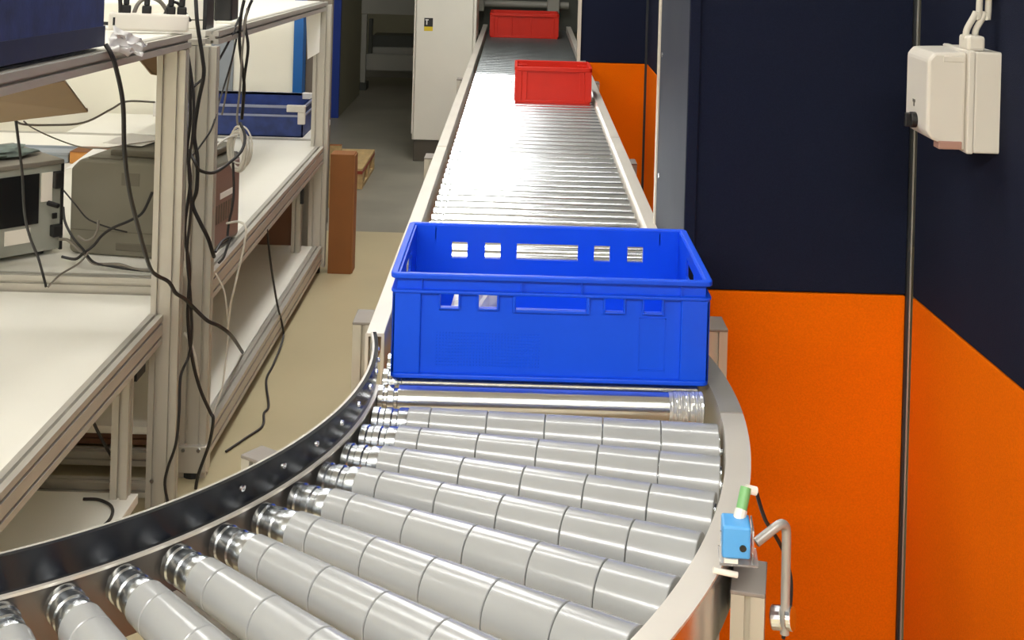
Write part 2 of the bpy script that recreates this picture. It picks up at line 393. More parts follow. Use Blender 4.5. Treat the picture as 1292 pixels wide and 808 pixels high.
# straight lead-in of the guard to the straight rail
part('outer_rail', MB().arc(C, [(RO, .73), (RO+.004, .73), (RO+.004, .834), (RO+.040, .834), (RO+.040, .838), (RO, .838)], 2.5, A1, 80), 'rail', cc, smooth=True)
part('outer_skirt', MB().arc(C, [(RO+.032, .74), (RO+.036, .74), (RO+.036, .833), (RO+.032, .833)], 2.5, A1, 80), 'steel', cc, smooth=True)
part('outer_lead_rail', MB().arc(C, [(RO, .73), (RO+.004, .73), (RO+.004, .834), (RO+.040, .834), (RO+.040, .838), (RO, .838)], -13, 2.3, 20), 'alu', cc, smooth=True)
rr = lambda R: .0285*R/.93
joints = [.926, .966, 1.066, 1.167, 1.267, 1.367, 1.466]
cz = lambda R: ZR-rr(R)
me_core = MB().lathe([(RI+.001, .006), (.8605, .006), (.861, .021), (.864, .0252), (.874, .0252), (.8765, .0232), (.8845, .0232), (.887, .0252), (.897, .0252), (.8995, .0232), (.9075, .0232), (.910, .0258), (.925, .0262), (.928, .024), (1.468, .03), (1.4685, .006), (1.474, .006)], 28, cz=lambda R: ZR-max(.0285, rr(R))).mesh('roller', True)
me_core.materials.append(M['chrome'])
me_sl = []
for a, b in zip(joints, joints[1:]):
    e = .0011
    me = MB().lathe([(a+e*.5, rr(a)-.004), (a+e*.6, rr(a)-.0012), (a+e*1.6, rr(a)), (b-e*1.6, rr(b)), (b-e*.6, rr(b)-.0012), (b-e*.5, rr(b)-.004)], 36, cz=cz).mesh('sleeve', True)
    me.materials.append(M['sleeve']); me_sl.append(me)
for k in range(18):
    th = math.radians(4.6+5.22*k)
    o = link('tapered_roller', me_core, None, cc, local=True); o.rotation_euler = (0, 0, -th)
    for me in me_sl:
        c = link('sleeve', me, None, o, local=True)
for k in range(6):
    a = math.radians(8+17*k); ca, sa = math.cos(a), -math.sin(a)
    T = Matrix.Translation((C[0], C[1], 0)) @ Matrix.Rotation(-a, 4, 'Z')
    part('cross_tie', MB().box(RI, RO, -.02, .02, .735, .765, T), 'rail', cc)
leg_(cc, -.427, -.337, 2.012, 2.057, .82, -.6); leg_(cc, .316, .361, 1.70, 1.79, .80, -.22)
leg_(cc, -1.0, -.955, .70, .79, .80)

# ------------------------------------------------------------------ crates
def blue_crate():
    t = thing('blue_crate', 'large blue open plastic crate with hand holes straddling the conveyor', 'crate', (.0725, 2.54, ZR))
    W_, D_, H_ = .600, .400, .200; th = .005
    hx = [(-.066, .066), (-.2065, -.173), (-.135, -.101), (.101, .135), (.173, .2065)]
    hs = [(a, b, .137, .1625) for a, b in hx]; hb = [(a, b, .128, .1625) for a, b in hx]
    body = MB()
    iw, id_ = W_-.024, D_-.024
    body.holes(-iw/2, iw/2, .006, H_-.003, -id_/2, -id_/2+th, hs)
    body.holes(-iw/2, iw/2, .006, H_-.003, id_/2-th, id_/2, hb)
    hs2 = [(-.055, .055, .138, .176)]
    for s in (-1, 1):
        body.holes(-id_/2+th, id_/2-th, .006, H_-.003, -th/2, th/2, hs2, Matrix.Translation((s*(iw/2-th/2), 0, 0)) @ Matrix.Rotation(math.pi/2, 4, 'Z'))
    body.box(-iw/2, iw/2, -id_/2, id_/2, .004, .009)
    part('body', body, 'crate_blue', t, local=True)
    part('top_rim', MB().ring(W_, D_, .014, .0135, H_-.010, H_), 'crate_blue', t, bevel=.002, local=True, smooth=True)
    part('lower_rim', MB().ring(W_-.002, D_-.002, .014, .0125, H_-.037, H_-.031), 'crate_blue', t, bevel=.0015, local=True, smooth=True)
    part('base_rim', MB().ring(W_-.006, D_-.006, .014, .0125, .004, .013), 'crate_blue', t, bevel=.002, local=True, smooth=True)
    part('foot_rim', MB().ring(W_-.04, D_-.04, .014, .006, 0, .006), 'crate_blue', t, local=True, smooth=True)
    for sx in (-1, 1):
        for sy in (-1, 1):
            m = MB(); x0 = sx*(W_/2-.004); xi = sx*(W_/2-.058); y0 = sy*(D_/2-.005)
            m.box(min(x0, xi), max(x0, xi), min(y0, y0-sy*.008), max(y0, y0-sy*.008), .012, H_-.036)
            m.box(min(x0, x0-sx*.008), max(x0, x0-sx*.008), min(y0, y0-sy*.05), max(y0, y0-sy*.05), .012, H_-.036)
            part('corner_rib', m, 'crate_blue', t, bevel=.003, local=True)
            part('rim_web', MB().box(sx*(W_/2-.058)-.001, sx*(W_/2-.058)+.001, min(y0, y0-sy*.012), max(y0, y0-sy*.012), H_-.034, H_-.008), 'crate_blue', t, local=True)
    for sy in (-1, 1):
        y0 = sy*(D_/2-.012)
        for h in (hs if sy < 0 else hb):  # raised lips around the openings, below the lower rim
            m = MB(); a, b, z0, z1 = h; q = .0035 if b-a < .1 else .006
            ya, yb = min(y0, y0+sy*.007), max(y0, y0+sy*.007)
            m.box(a-q, a, ya, yb, z0-q, H_-.036); m.box(b, b+q, ya, yb, z0-q, H_-.036); m.box(a, b, ya, yb, z0-q, z0)
            part('handle_lip', m, 'crate_blue', t, local=True, bevel=.001)
        for xw in (-.056, .056):
            part('rim_web', MB().box(xw-.001, xw+.001, min(y0, y0+sy*.010), max(y0, y0+sy*.010), H_-.034, H_-.008), 'crate_blue', t, local=True)
    # raised stipple field and label frame on the front
    g = MB(); yf = -D_/2+.012
    for i in range(34):
        for j in range(11):
            x = -.212+i*.0058; z = .028+j*.006; e = .0012
            g.add([(x-e, yf, z-e), (x+e, yf, z-e), (x+e, yf, z+e), (x-e, yf, z+e), (x, yf-.0012, z)], [(0, 1, 4), (1, 2, 4), (2, 3, 4), (3, 0, 4)])
    o = part('stipple_field', g, 'crate_blue', t, local=True); o['kind'] = 'stuff'
    fr = MB()
    for a, b, c, d in ((.165, .215, .124, .126), (.165, .215, .028, .030), (.165, .167, .028, .126), (.213, .215, .028, .126)):
        fr.box(a, b, yf-.0012, yf, c, d)
    part('label_frame', fr, 'crate_blue', t, local=True)
    return t
blue_crate()
bagm = MB(); n = 14
for j in range(n):
    for i in range(n):
        u, v = i/(n-1)-.5, j/(n-1)-.5
        hgt = .075*max(0, 1-(2*max(abs(u), abs(v)))**3)+.02*noise.noise((u*5, v*5, 1.3))+.012*noise.noise((u*13, v*13, 4))
        bagm.v.append((u*.15, v*.16, max(.002, hgt*1.75)))
bagm.f = [(j*n+i, j*n+i+1, (j+1)*n+i+1, (j+1)*n+i) for j in range(n-1) for i in range(n-1)]
bag = part('plastic_bag', bagm, 'paper', None); bag.location = (-.062, 2.46, ZR+.0095)
so = bag.modifiers.new('thickness', 'SOLIDIFY'); so.thickness = .001
tag(bag, 'crumpled white plastic bag inside the large blue crate', 'bag')

def red_crate(label, loc, W_, D_, H_, ribs, rz=0):
    t = thing('red_crate', label, 'crate', loc, rz, 'red crates on the conveyor')
    m = MB(); iw, id_, th = W_-.02, D_-.02, .004
    m.box(-iw/2, iw/2, -id_/2, -id_/2+th, .004, H_-.002); m.box(-iw/2, iw/2, id_/2-th, id_/2, .004, H_-.002)
    m.box(-iw/2, -iw/2+th, -id_/2, id_/2, .004, H_-.002); m.box(iw/2-th, iw/2, -id_/2, id_/2, .004, H_-.002)
    m.box(-iw/2, iw/2, -id_/2, id_/2, .003, .008)
    part('body', m, 'crate_red', t, local=True)
    part('top_rim', MB().ring(W_, D_, .018, .013, H_-.02, H_), 'crate_red', t, bevel=.002, local=True, smooth=True)
    part('base_rim', MB().ring(W_-.010, D_-.010, .016, .012, 0, .014), 'crate_red', t, bevel=.002, local=True, smooth=True)
    for sx in (-1, 1):
        for sy in (-1, 1):
            part('corner_rib', MB().box(min(sx*(W_/2-.002), sx*(W_/2-.035)), max(sx*(W_/2-.002), sx*(W_/2-.035)), min(sy*(D_/2-.003), sy*(D_/2-.03)), max(sy*(D_/2-.003), sy*(D_/2-.03)), .012, H_-.018).box(min(sx*(W_/2-.035), sx*(W_/2-.06)), max(sx*(W_/2-.035), sx*(W_/2-.06)), min(sy*(D_/2-.006), sy*(D_/2-.02)), max(sy*(D_/2-.006), sy*(D_/2-.02)), .012, H_-.018), 'crate_red', t, bevel=.002, local=True)
    for x in ribs:
        for sy in (-1, 1):
            part('rib', MB().box(x-.004, x+.004, min(sy*(D_/2-.004), sy*(D_/2-.012)), max(sy*(D_/2-.004), sy*(D_/2-.012)), .012, H_-.018), 'crate_red', t, bevel=.001, local=True)
    return t
red_crate('small red plastic crate at the right rail, nearer of the two red crates', (.163, 6.07, ZR), .366, .29, .170, ())
red_crate('wider red plastic crate with two ribs at the far conveyor end', (.03, 9.33, ZR), .505, .36, .176, (-.09, .05))

# ------------------------------------------------------------------ far bench
SL = -.024                                            # slight fall of the upper shelves away from the viewer
zs = lambda y: 1.335+SL*(y-3.85)
SN = -.034
zn = lambda y: 1.350+SN*(y-3.57)
fb = thing('workbench', 'far aluminium profile workbench with printer and cables, cream top and lower shelf', 'workbench', (-1.8, 4.9, 0), 0, 'aluminium workbenches')
XRt = -.905
for x in (-.945, -2.75):
    prof('post', fb, 'z', (x, 3.79, .0), zs(3.79)-.045 if x > -2 else zs(3.79), .08, .04)
    prof('post', fb, 'z', (x+.012, 5.97, .03), zs(5.97)-.045, .08, .04)
    part('levelling_foot', MB().cyl((x, 5.97, 0), (x, 5.97, .03), .03, 14), 'black', fb)
prof('leg', fb, 'z', (-1.01, 5.84, .13), .39, .04, .04)
part('hinge_plate', MB().box(-.99, -.975, 5.80, 5.82, .36, .48), 'dark', fb)
TOPF = .600
prof('worktop_rail', fb, 'y', (-.93, 3.81, TOPF-.04), 2.14, .04, .08)
prof('worktop_rail', fb, 'x', (-2.75, 3.765, TOPF-.04), 1.765, .04, .08)
prof('worktop_rail', fb, 'x', (-2.75, 6.12, TOPF-.04), 1.80, .04, .08)
part('worktop', MB().box(-2.75, -.952, 3.786, 6.10, TOPF-.027, TOPF-.002), 'white_top', fb, bevel=.002)
part('lower_shelf', MB().box(-2.75, -.95, 3.82, 5.95, .105, .128), 'white_top', fb, bevel=.002)
prof('shelf_rail', fb, 'y', (-.925, 3.81, .09), 2.14, .04, .08)
prof('shelf_rail', fb, 'x', (-2.75, 3.79, .05), 1.765, .04, .04)
prof('shelf_rail', fb, 'x', (-2.75, 3.86, .085), 1.80, .04, .04, m='brown_panel')  # added dark brown bar paints the shelf edge and the shade beneath it
part('back_panel', MB().box(-2.75, -1.05, 5.955, 5.975, .128, .52), 'brown_panel', fb)
prof('upper_shelf_rail', fb, 'y', (-.935, 3.83, zs(3.83)-.022), 2.16, .04, .04, slope=SL)
us = MB().box(-1.55, -.955, 3.83, 5.99, -.024, 0); us.v = [(x, y, z+zs(y)) for x, y, z in us.v]
part('upper_shelf', us, 'white_top', fb, bevel=.002)
for y in (3.80, 5.97):
    prof('shelf_arm', fb, 'x', (-1.55, y, zs(y)-.045), .6, .04, .04)
part('base_plate', MB().box(-.99, -.90, 3.755, 3.81, .02, .10), 'alu', fb, bevel=.002)
for x in (-.968, -.922):
    part('bolt', MB().cyl((x, 3.756, .09), (x, 3.750, .09), .006, 8), 'steel', fb)
part('levelling_foot', MB().cyl((-.945, 3.79, 0), (-.945, 3.79, .02), .03, 14), 'black', fb)

# ------------------------------------------------------------------ near bench
nb = thing('workbench', 'near aluminium profile workbench with empty cream top at the left edge', 'workbench', (-1.8, 2.7, 0), 0, 'aluminium workbenches')
TOPN = .558
prof('post', nb, 'z', (-.979, 3.57, 0), zn(3.57)-.046, .08, .04)
prof('leg', nb, 'z', (-1.043, 3.40, .02), TOPN-.10, .045, .04)
prof('leg', nb, 'z', (-1.043, 2.0, .02), TOPN-.10, .045, .04)
prof('leg', nb, 'z', (-2.4, 2.0, .02), TOPN-.10, .045, .04); prof('leg', nb, 'z', (-2.4, 3.4, .02), TOPN-.10, .045, .04)
prof('worktop_rail', nb, 'y', (-1.002, 1.95, TOPN-.04), 1.598, .04, .08)
part('worktop', MB().box(-2.42, -1.024, 1.95, 3.735, TOPN-.027, TOPN-.004), 'white_top', nb, bevel=.002)
part('lower_shelf', MB().box(-2.42, -1.0, 1.95, 3.42, .085, .112), 'white_top', nb, bevel=.002)
prof('shelf_rail', nb, 'y', (-1.045, 1.95, .06), 1.45, .04, .04)
prof('floor_rail', nb, 'x', (-2.42, 3.60, .045), 1.40, .04, .04)
part('bracket_plate', MB().box(-1.062, -1.025, 3.46, 3.54, .40, .475), 'dark', nb)
prof('upper_shelf_rail', nb, 'y', (-.957, 1.9, zn(1.9)-.022), 1.70, .04, .04, slope=SN)
us = MB().box(-1.55, -.977, 1.9, 3.60, -.024, 0); us.v = [(x, y, z+zn(y)) for x, y, z in us.v]
part('upper_shelf', us, 'white_top', nb, bevel=.002)
prof('shelf_arm', nb, 'x', (-1.55, 3.58, zn(3.58)-.045), .54, .04, .04)
g = MB().add([at(172, 72, 3.50), at(196, 66, 3.56), at(196, 95, 3.56), at(190, 94, 3.54)], [(0, 1, 2, 3)])
o = part('gusset', g, 'tan', nb); so = o.modifiers.new('thickness', 'SOLIDIFY'); so.thickness = .006
part('bolt', MB().cyl((-1.0, 3.549, .09), (-1.0, 3.543, .09), .006, 8), 'steel', nb)
# sloping board under the upper shelf
bd = MB().add([at(-30, 120, 2.58), at(80, 98, 2.76), at(109, 137, 3.3), at(-30, 155, 3.1)], [(0, 1, 2, 3)])
o = part('sloping_board', bd, 'tan', nb); so = o.modifiers.new('thickness', 'SOLIDIFY'); so.thickness = .008
part('board_lip', MB().tube([at(-30, 154, 3.1), at(40, 147, 3.2), at(110, 139, 3.3)], .006), 'tan', nb)

# low rear table that carries the rear tote
rt = thing('side_table', 'low cream table behind the far workbench under the dark blue tote', 'table', (-1.6, 6.4, 0))
part('table_top', MB().box(-2.2, -1.0, 6.15, 6.74, .57, .60), 'white_top', rt, bevel=.003)
for x in (-2.17, -1.03):
    for y in (6.18, 6.71): prof('leg', rt, 'z', (x, y, 0), .57, .04, .04)

# ------------------------------------------------------------------ things on the benches
# rear tote
tt = thing('tote', 'dark blue tote with pale taped corners on the rear table', 'tote', (-1.41, 6.39, .60))
m = MB(); W_, D_, H_ = .72, .44, .155
for a in ((-W_/2, W_/2, -D_/2, -D_/2+.006), (-W_/2, W_/2, D_/2-.006, D_/2), (-W_/2, -W_/2+.006, -D_/2, D_/2), (W_/2-.006, W_/2, -D_/2, D_/2)):
    m.box(*a, 0, H_)
m.box(-W_/2, W_/2, -D_/2, D_/2, 0, .006)
part('body', m, 'tote', tt, local=True)
part('rim', MB().ring(W_+.016, D_+.016, .012, .014, H_-.012, H_), 'tote_rim', tt, local=True, smooth=True)
part('band', MB().ring(W_+.010, D_+.010, .012, .006, H_-.055, H_-.045), 'tote_rim', tt, local=True, smooth=True)
for sy in (-1, 1):
    part('corner_tape', MB().box(W_/2-.08, W_/2+.012, sy*(D_/2)-.012, sy*(D_/2)+.012, H_-.03, H_+.003).box(W_/2-.025, W_/2+.011, sy*(D_/2)-.010, sy*(D_/2)+.010, H_-.09, H_-.03), 'tape', tt, local=True, bevel=.003)
part('corner_tape', MB().box(-W_/2-.012, -W_/2+.03, -D_/2-.012, -D_/2+.012, H_-.07, H_+.003), 'tape', tt, local=True, bevel=.003)

# near tote on the upper shelf
t2 = thing('tote', 'dark blue fabric covered tote at the top left on the near upper shelf', 'tote', (-1.212, 2.54, zn(2.54)+.004))
m = MB(); W_, D_, H_ = .50, .78, .26
part('body', MB().box(-W_/2, W_/2, -D_/2, D_/2, 0, H_), 'tote_near', t2, local=True, bevel=.02)
part('base_band', MB().ring(W_+.006, D_+.006, .022, .01, .004, .05), mat('near_black_navy_fabric', sr(18, 26, 62), .7, 0, .1, 20), t2, local=True, smooth=True)
part('rim', MB().ring(W_+.02, D_+.02, .024, .03, H_-.01, H_+.02), 'tote_near', t2, local=True, bevel=.003)
t2.rotation_euler = (math.atan(SN), 0, 0)

# printer
pr = thing('printer', 'grey laser printer with rounded top on the far workbench behind the posts', 'printer', (-1.172, 4.13, TOPF), math.radians(-9))
pw, pd, ph = .435, .33, .30
poly = [(-pw/2, .012), (-pw/2+.012, 0), (pw/2-.012, 0), (pw/2, .012), (pw/2, ph-.03), (pw/2-.03, ph), (-pw/2+.03, ph), (-pw/2, ph-.03)]
T = Matrix(((1, 0, 0, 0), (0, 0, -1, pd/2), (0, 1, 0, 0), (0, 0, 0, 1)))
part('body', MB().prism(poly, T, pd), 'printer', pr, local=True, bevel=.01)
part('top_cover', MB().box(-.12, .20, -.10, .15, ph, ph+.022), 'printer_d', pr, local=True, bevel=.006)
part('control_panel', MB().box(-.17, -.06, -pd/2+.02, -pd/2+.075, ph-.002, ph+.004), 'printer_d', pr, local=True, bevel=.002)
part('badge', MB().box(-.045, .015, -pd/2-.0015, -pd/2+.002, ph-.075, ph-.035), 'printer_d', pr, local=True)
part('tray_handle', MB().box(-.06, .06, -pd/2-.002, -pd/2+.01, .018, .045), 'printer_d', pr, local=True, bevel=.004)
part('tray_seam', MB().box(-pw/2+.005, pw/2-.005, -pd/2-.001, -pd/2+.002, .076, .079), 'printer_d', pr, local=True)
sd = part('side_panel', MB().box(pw/2-.002, pw/2+.006, -pd/2+.03, pd/2-.02, .02, ph-.03), 'printer_side', pr, local=True, bevel=.004)
for i in range(9):
    part('vent_slot', MB().box(pw/2+.005, pw/2+.0075, -.09+i*.02, -.082+i*.02, .09, .15), 'printer_d', sd, local=True)
part('label_sticker', MB().box(pw/2+.005, pw/2+.007, -.02, .10, .165, .185), 'paper', sd, local=True)
part('label_sticker', MB().box(pw/2+.005, pw/2+.007, -.10, -.06, .165, .185), 'paper', sd, local=True)
def sheet(label, pts, name='paper_sheet', m='paper'):
    o = part(name, MB().add(pts, [(0, 1, 2, 3)]), m, None); s = o.modifiers.new('thickness', 'SOLIDIFY'); s.thickness = .0012; s.offset = 1
    return tag(o, label, 'paper')
zt = TOPF+ph+.026
sheet('white paper sheet on top of the grey printer, nearer the post', [(-1.36, 4.14, zt), (-1.22, 4.10, zt), (-1.18, 4.24, zt+.004), (-1.32, 4.30, zt+.006)])
sheet('white paper sheet leaning at the left rear of the printer', [at(82, 214, 4.35), at(130, 206, 4.35), at(146, 190, 4.62), at(118, 188, 4.62)])

# black cube-like adapter behind the printer
ad = thing('black_device', 'small black device behind the printer under the coiled grey cables', 'device', (-1.10, 4.62, TOPF))
part('body', MB().box(-.07, .07, -.06, .06, 0, .21), 'black', ad, local=True, bevel=.008)
part('front_plate', MB().box(-.06, .06, -.063, -.059, .02, .19), 'screen', ad, local=True, bevel=.001)
ob = thing('orange_box', 'small orange brown cardboard box behind the printer on the cream bench', 'box', (-1.81, 5.45, TOPF))
part('carton', MB().box(-.10, .12, -.06, .06, 0, .05), mat('orange_carton', sr(196, 134, 62), .6, 0, .05, 8), ob, local=True, bevel=.002)
part('flap', MB().box(-.10, .12, -.063, .063, .05, .052), 'cardboard', ob, local=True)

gt = thing('grey_tray', 'flat blue grey tray beside the small orange box behind the instrument', 'tray', (-2.05, 5.45, TOPF))
part('tray_body', MB().box(-.2, .13, -.05, .10, 0, .035), 'blugrey', gt, local=True, bevel=.004)
part('tray_rim', MB().ring(.34, .16, .01, .012, .035, .045, T=Matrix.Translation((-.035, .025, 0))), 'blugrey', gt, local=True)
# instrument at the left edge
iv = thing('instrument', 'grey bench instrument with large dark screen at the left edge', 'instrument', (-1.44, 4.0, TOPF), math.radians(46))
# local: front face along -x from origin, facing -y ; right front corner at origin
part('body', MB().box(-.50, 0, 0, .36, .014, .285), 'device', iv, local=True, bevel=.004)
part('lid', MB().box(-.502, .004, -.006, .364, .283, .298), 'device_top', iv, local=True, bevel=.003)
part('screen', MB().box(-.46, -.075, -.004, .002, .105, .262), 'screen', iv, local=True, bevel=.001)
part('side_edge', MB().box(-.004, .004, -.006, .30, .012, .285), 'black', iv, local=True)
part('connector_strip', MB().box(-.068, -.032, -.004, .002, .17, .262), 'white_pl', iv, local=True, bevel=.001)
part('socket', MB().box(-.032, -.004, -.022, .002, .21, .262), 'black', iv, local=True, bevel=.003)
part('socket', MB().box(-.036, -.004, -.026, .002, .058, .094), 'black', iv, local=True, bevel=.003)
part('socket', MB().box(-.03, -.014, -.005, .002, .112, .130), 'black', iv, local=True, bevel=.002)
part('plug', MB().cyl((-.045, -.004, .165), (-.03, -.04, .16), .008, 10), 'black', iv, local=True)
part('rating_label', MB().box(-.18, -.10, -.003, .002, .05, .095), 'white_pl', iv, local=True)
for x in (-.45, -.05):
    for y in (.04, .30): part('foot', MB().cyl((x, y, 0), (x, y, .016), .014, 10), 'black', iv, local=True)
# gloves on it
def lump(name, label, cat, c, sx, sy, sz, m, seed, rz=0):
    mb = MB(); nu, nv = 18, 10
    for j in range(nv+1):
        for i in range(nu):
            a = 2*math.pi*i/nu; b = math.pi*j/nv-math.pi/2
            p = Vector((math.cos(b)*math.cos(a), math.cos(b)*math.sin(a), math.sin(b)))
            k = 1+.35*noise.noise(p*1.9+Vector((seed, 0, 0)))+.18*noise.noise(p*5+Vector((0, seed, 0)))
            mb.v.append((p.x*k*sx, p.y*k*sy, max(-.9, p.z*k)*sz+sz*.9))
    mb.f = [(j*nu+i, j*nu+(i+1) % nu, (j+1)*nu+(i+1) % nu, (j+1)*nu+i) for j in range(nv) for i in range(nu)]
    o = part(name, mb, m, None, smooth=True); o.location = c; o.rotation_euler = (0, 0, rz)
    return tag(o, label, cat)
ztp = TOPF+.299
Ti = Matrix.Translation((-1.44, 4.0, 0)) @ Matrix.Rotation(math.radians(46), 4, 'Z')
p = Ti @ Vector((-.16, .16, ztp)); lump('work_glove', 'teal grey knitted work glove lying on the instrument lid', 'glove', p, .13, .085, .016, 'cloth1', 2.2, .7)
p2 = Ti @ Vector((-.28, .14, ztp))
gm = MB().tube([p2+Vector(q) for q in ((-.12, -.02, .03), (-.07, 0, .075), (0, .01, .085), (.06, .02, .06), (.11, .02, .03))], .026, 10)
gm.v = [tuple(Vector(v)+Vector((noise.noise(Vector(v)*22), noise.noise(Vector(v)*22+Vector((5, 0, 0))), noise.noise(Vector(v)*22+Vector((0, 7, 0)))))*.012) for v in gm.v]
tag(part('work_glove', gm, 'cloth2', None, smooth=True), 'ochre brown work glove arched over the instrument lid', 'glove')

# power strip, its plugs, and devices on the upper shelf
ps = thing('power_strip', 'white power strip with black plugs on the near upper shelf', 'power strip', at(186, 38, 3.52))
a, b = at(137, 26, 3.50), at(238, 29, 3.56)
d = (b-a); Tp = Matrix.Translation(a) @ d.to_track_quat('X', 'Z').to_matrix().to_4x4(); L = d.length
part('housing', MB().box(0, L, -.026, .026, -.024, .024, Tp), 'white_pl', ps, bevel=.006)
for i, x in enumerate((.045, .10, .165, .195)):
    part('plug', MB().box(x-.013, x+.013, -.015, .015, .022, .045, Tp).box(x-.008, x+.008, -.01, .01, .045, .075, Tp), 'black', ps, bevel=.004)
part('switch', MB().box(.012, .018, -.027, -.024, -.01, .012, Tp), 'black', ps)
pbm = MB(); n = 12
A_, B_ = at(135, 52, 2.86), at(177, 64, 3.06)
for j in range(n):
    for i in range(n):
        u, v = i/(n-1), j/(n-1); q = A_.lerp(B_, u); wv = .05*(1-.55*u)
        q = q+Vector((.008, .03*(v-.5)*2, .0))+Vector((0, 0, (v-.35)*wv+.018*noise.noise((u*4, v*4, 2))+.008*noise.noise((u*11, v*11, 2)))) + Vector((.012*noise.noise((u*6, v*6, 9)), 0, 0))
        pbm.v.append(tuple(q))
pbm.f = [(j*n+i, j*n+i+1, (j+1)*n+i+1, (j+1)*n+i) for j in range(n-1) for i in range(n-1)]
o = part('crumpled_bag', pbm, 'paper', None, smooth=True); s = o.modifiers.new('thickness', 'SOLIDIFY'); s.thickness = .002
tag(o, 'crumpled white plastic scrap between tote and power strip', 'bag')
d1 = thing('grey_device', 'cream grey flat device behind the power strip plugs', 'device', (-1.25, 3.98, zs(3.98)))
part('body', MB().box(-.20, .19, -.05, .12, .0, .075), 'cab', d1, local=True, bevel=.006)
part('base_gap', MB().box(-.18, .18, -.052, .10, .0, .012), 'black', d1, local=True)
d2 = thing('grey_device', 'small upright grey box at the top beside the cable bundle', 'device', (-1.005, 3.88, zs(3.88)))
part('body', MB().box(-.045, .045, -.03, .06, 0, .16), 'cab', d2, local=True, bevel=.005)
part('seam', MB().box(-.046, .046, -.031, .0, .028, .032), 'printer_d', d2, local=True)
part('side_strip', MB().box(.036, .047, -.032, .061, 0, .16), 'black', d2, local=True)
d3 = thing('black_device', 'black upright device with pale foot on the far upper shelf', 'device', (-.985, 4.22, zs(4.22)))
part('body', MB().box(-.03, .03, -.05, .05, .008, .19), 'black', d3, local=True, bevel=.006)
part('foot', MB().box(-.02, .045, -.06, .06, 0, .010), 'cab', d3, local=True, bevel=.003)

# paper hanging at the far post
sheet('grey white paper sheet hanging beside the far bench post', [at(386, 14, 5.93), at(405, 8, 5.93), at(403, 66, 5.93), at(388, 75, 5.93)])

# ------------------------------------------------------------------ cables
def flr(px, py, z=.005):
    dx, dy = px-VX, py-VY; return (px, py, F*(EYE-z)/(dy*math.cos(ROLL)-dx*math.sin(ROLL)))
def cable(label, pts, r=.0045, m='cable_b', name='cable', group=None):
    o = part(name, MB().tube([at(*p) for p in pts], r), m, None, smooth=True)
    return tag(o, label, 'cable', group)
cable('thick black cable from the near shelf looping down to the front post', [(133, 56, 2.84), (140, 68, 2.84), (146, 85, 2.86), (155, 130, 2.92), (157, 190, 2.98), (163, 240, 3.08), (175, 290, 3.22), (188, 335, 3.37), (197, 347, 3.46), (213, 356, 3.50), (222, 370, 3.52), (234, 378, 3.56), (246, 390, 3.6), (262, 405, 3.62), (277, 412, 3.66), (292, 424, 3.78), flr(306, 445, .135)], .0055)
cable('black cable running straight down the gap between the two posts', [(234, 45, 3.62), (239, 90, 3.64), (240, 150, 3.64), (236, 190, 3.64), (240, 230, 3.64), (233, 290, 3.64), (239, 340, 3.64), (237, 400, 3.64), (242, 450, 3.64), (252, 490, 3.66), (265, 520, 3.68), (269, 530, 3.68), (264, 560, 3.70), (250, 600, 3.70), (246, 625, 3.7)], .005)
cable('black cable hanging in front of the rear post, curving at mid height', [(247, 0, 3.68), (249, 30, 3.66), (255, 70, 3.66), (257, 95, 3.66), (250, 130, 3.66), (245, 170, 3.66), (249, 200, 3.66), (248, 240, 3.66), (243, 258, 3.66), (252, 280, 3.66), (262, 300, 3.68), (268, 318, 3.70), (270, 324, 3.72)], .006)
cable('thin black cable beside the front post down to the floor', [(236, 60, 3.60), (244, 120, 3.6), (243, 170, 3.6), (238, 210, 3.6), (241, 260, 3.6), (236, 320, 3.6), (240, 370, 3.6), (242, 420, 3.6), (238, 450, 3.6), (228, 475, 3.56), (226, 520, 3.52), (222, 560, 3.5), (212, 590, 3.5), (208, 612, 3.5), (213, 640, 3.5)], .0042)
cable('black cable strand looping past the rear post toward the coil', [(238, 190, 3.64), (246, 205, 3.6), (252, 215, 3.62), (270, 218, 3.68), (290, 205, 3.8), (305, 190, 3.9), (309, 172, 3.95), (303, 155, 3.98)], .0048, 'cable_b')
cable('black cable dropping from the top to the tote, left strand', [(308, 0, 4.1), (304, 20, 4.1), (302, 50, 4.1), (305, 80, 4.1), (308, 110, 4.15), (305, 150, 4.2)], .0055)
cable('black cable dropping from the top to the tote, right strand', [(318, 0, 4.12), (313, 12, 4.12), (309, 30, 4.12), (313, 60, 4.12), (308, 100, 4.15), (306, 140, 4.2)], .005)
cable('thin dark cable crossing diagonally from the shelf edge to the post', [(302, 22, 4.1), (290, 50, 4.0), (272, 82, 3.9), (255, 100, 3.76), (240, 115, 3.70), (234, 135, 3.66)], .0038)
cable('thin dark cable falling diagonally behind the cable bundle', [(300, 40, 4.12), (294, 70, 4.05), (284, 105, 4.0), (276, 130, 3.86), (268, 160, 3.74), (252, 185, 3.70), (243, 196, 3.66)], .003)
cable('thin grey cable hanging beside the joint post', [(298, 50, 4.15), (292, 80, 4.12), (285, 120, 4.1), (280, 145, 4.1)], .003, 'cable_g')
cable('pale cable hanging from the top into the coil', [(312, 10, 4.05), (306, 60, 4.05), (303, 110, 4.05), (299, 150, 4.05), (304, 168, 4.05)], .0035, 'cable_g')
coil = MB()
for k in range(6):
    cx, cy, rx, ry = 299+random.uniform(-4, 5), 189+random.uniform(-4, 4), random.uniform(6, 15), random.uniform(20, 27)
    Yk = 4.0+.01*k
    coil.tube([at(cx+rx*math.cos(t*.63+k), cy+ry*math.sin(t*.63+k), Yk) for t in range(11)], .003, 6, 4)
coil.tube([at(267, 190, 3.86), at(280, 178, 3.9), at(292, 172, 3.98), at(300, 170, 4.0)], .004)
coil.tube([at(296, 165, 4.0), at(288, 190, 4.0), at(294, 212, 4.0), at(303, 213, 4.0), at(309, 190, 4.0), at(303, 168, 4.0)], .005)
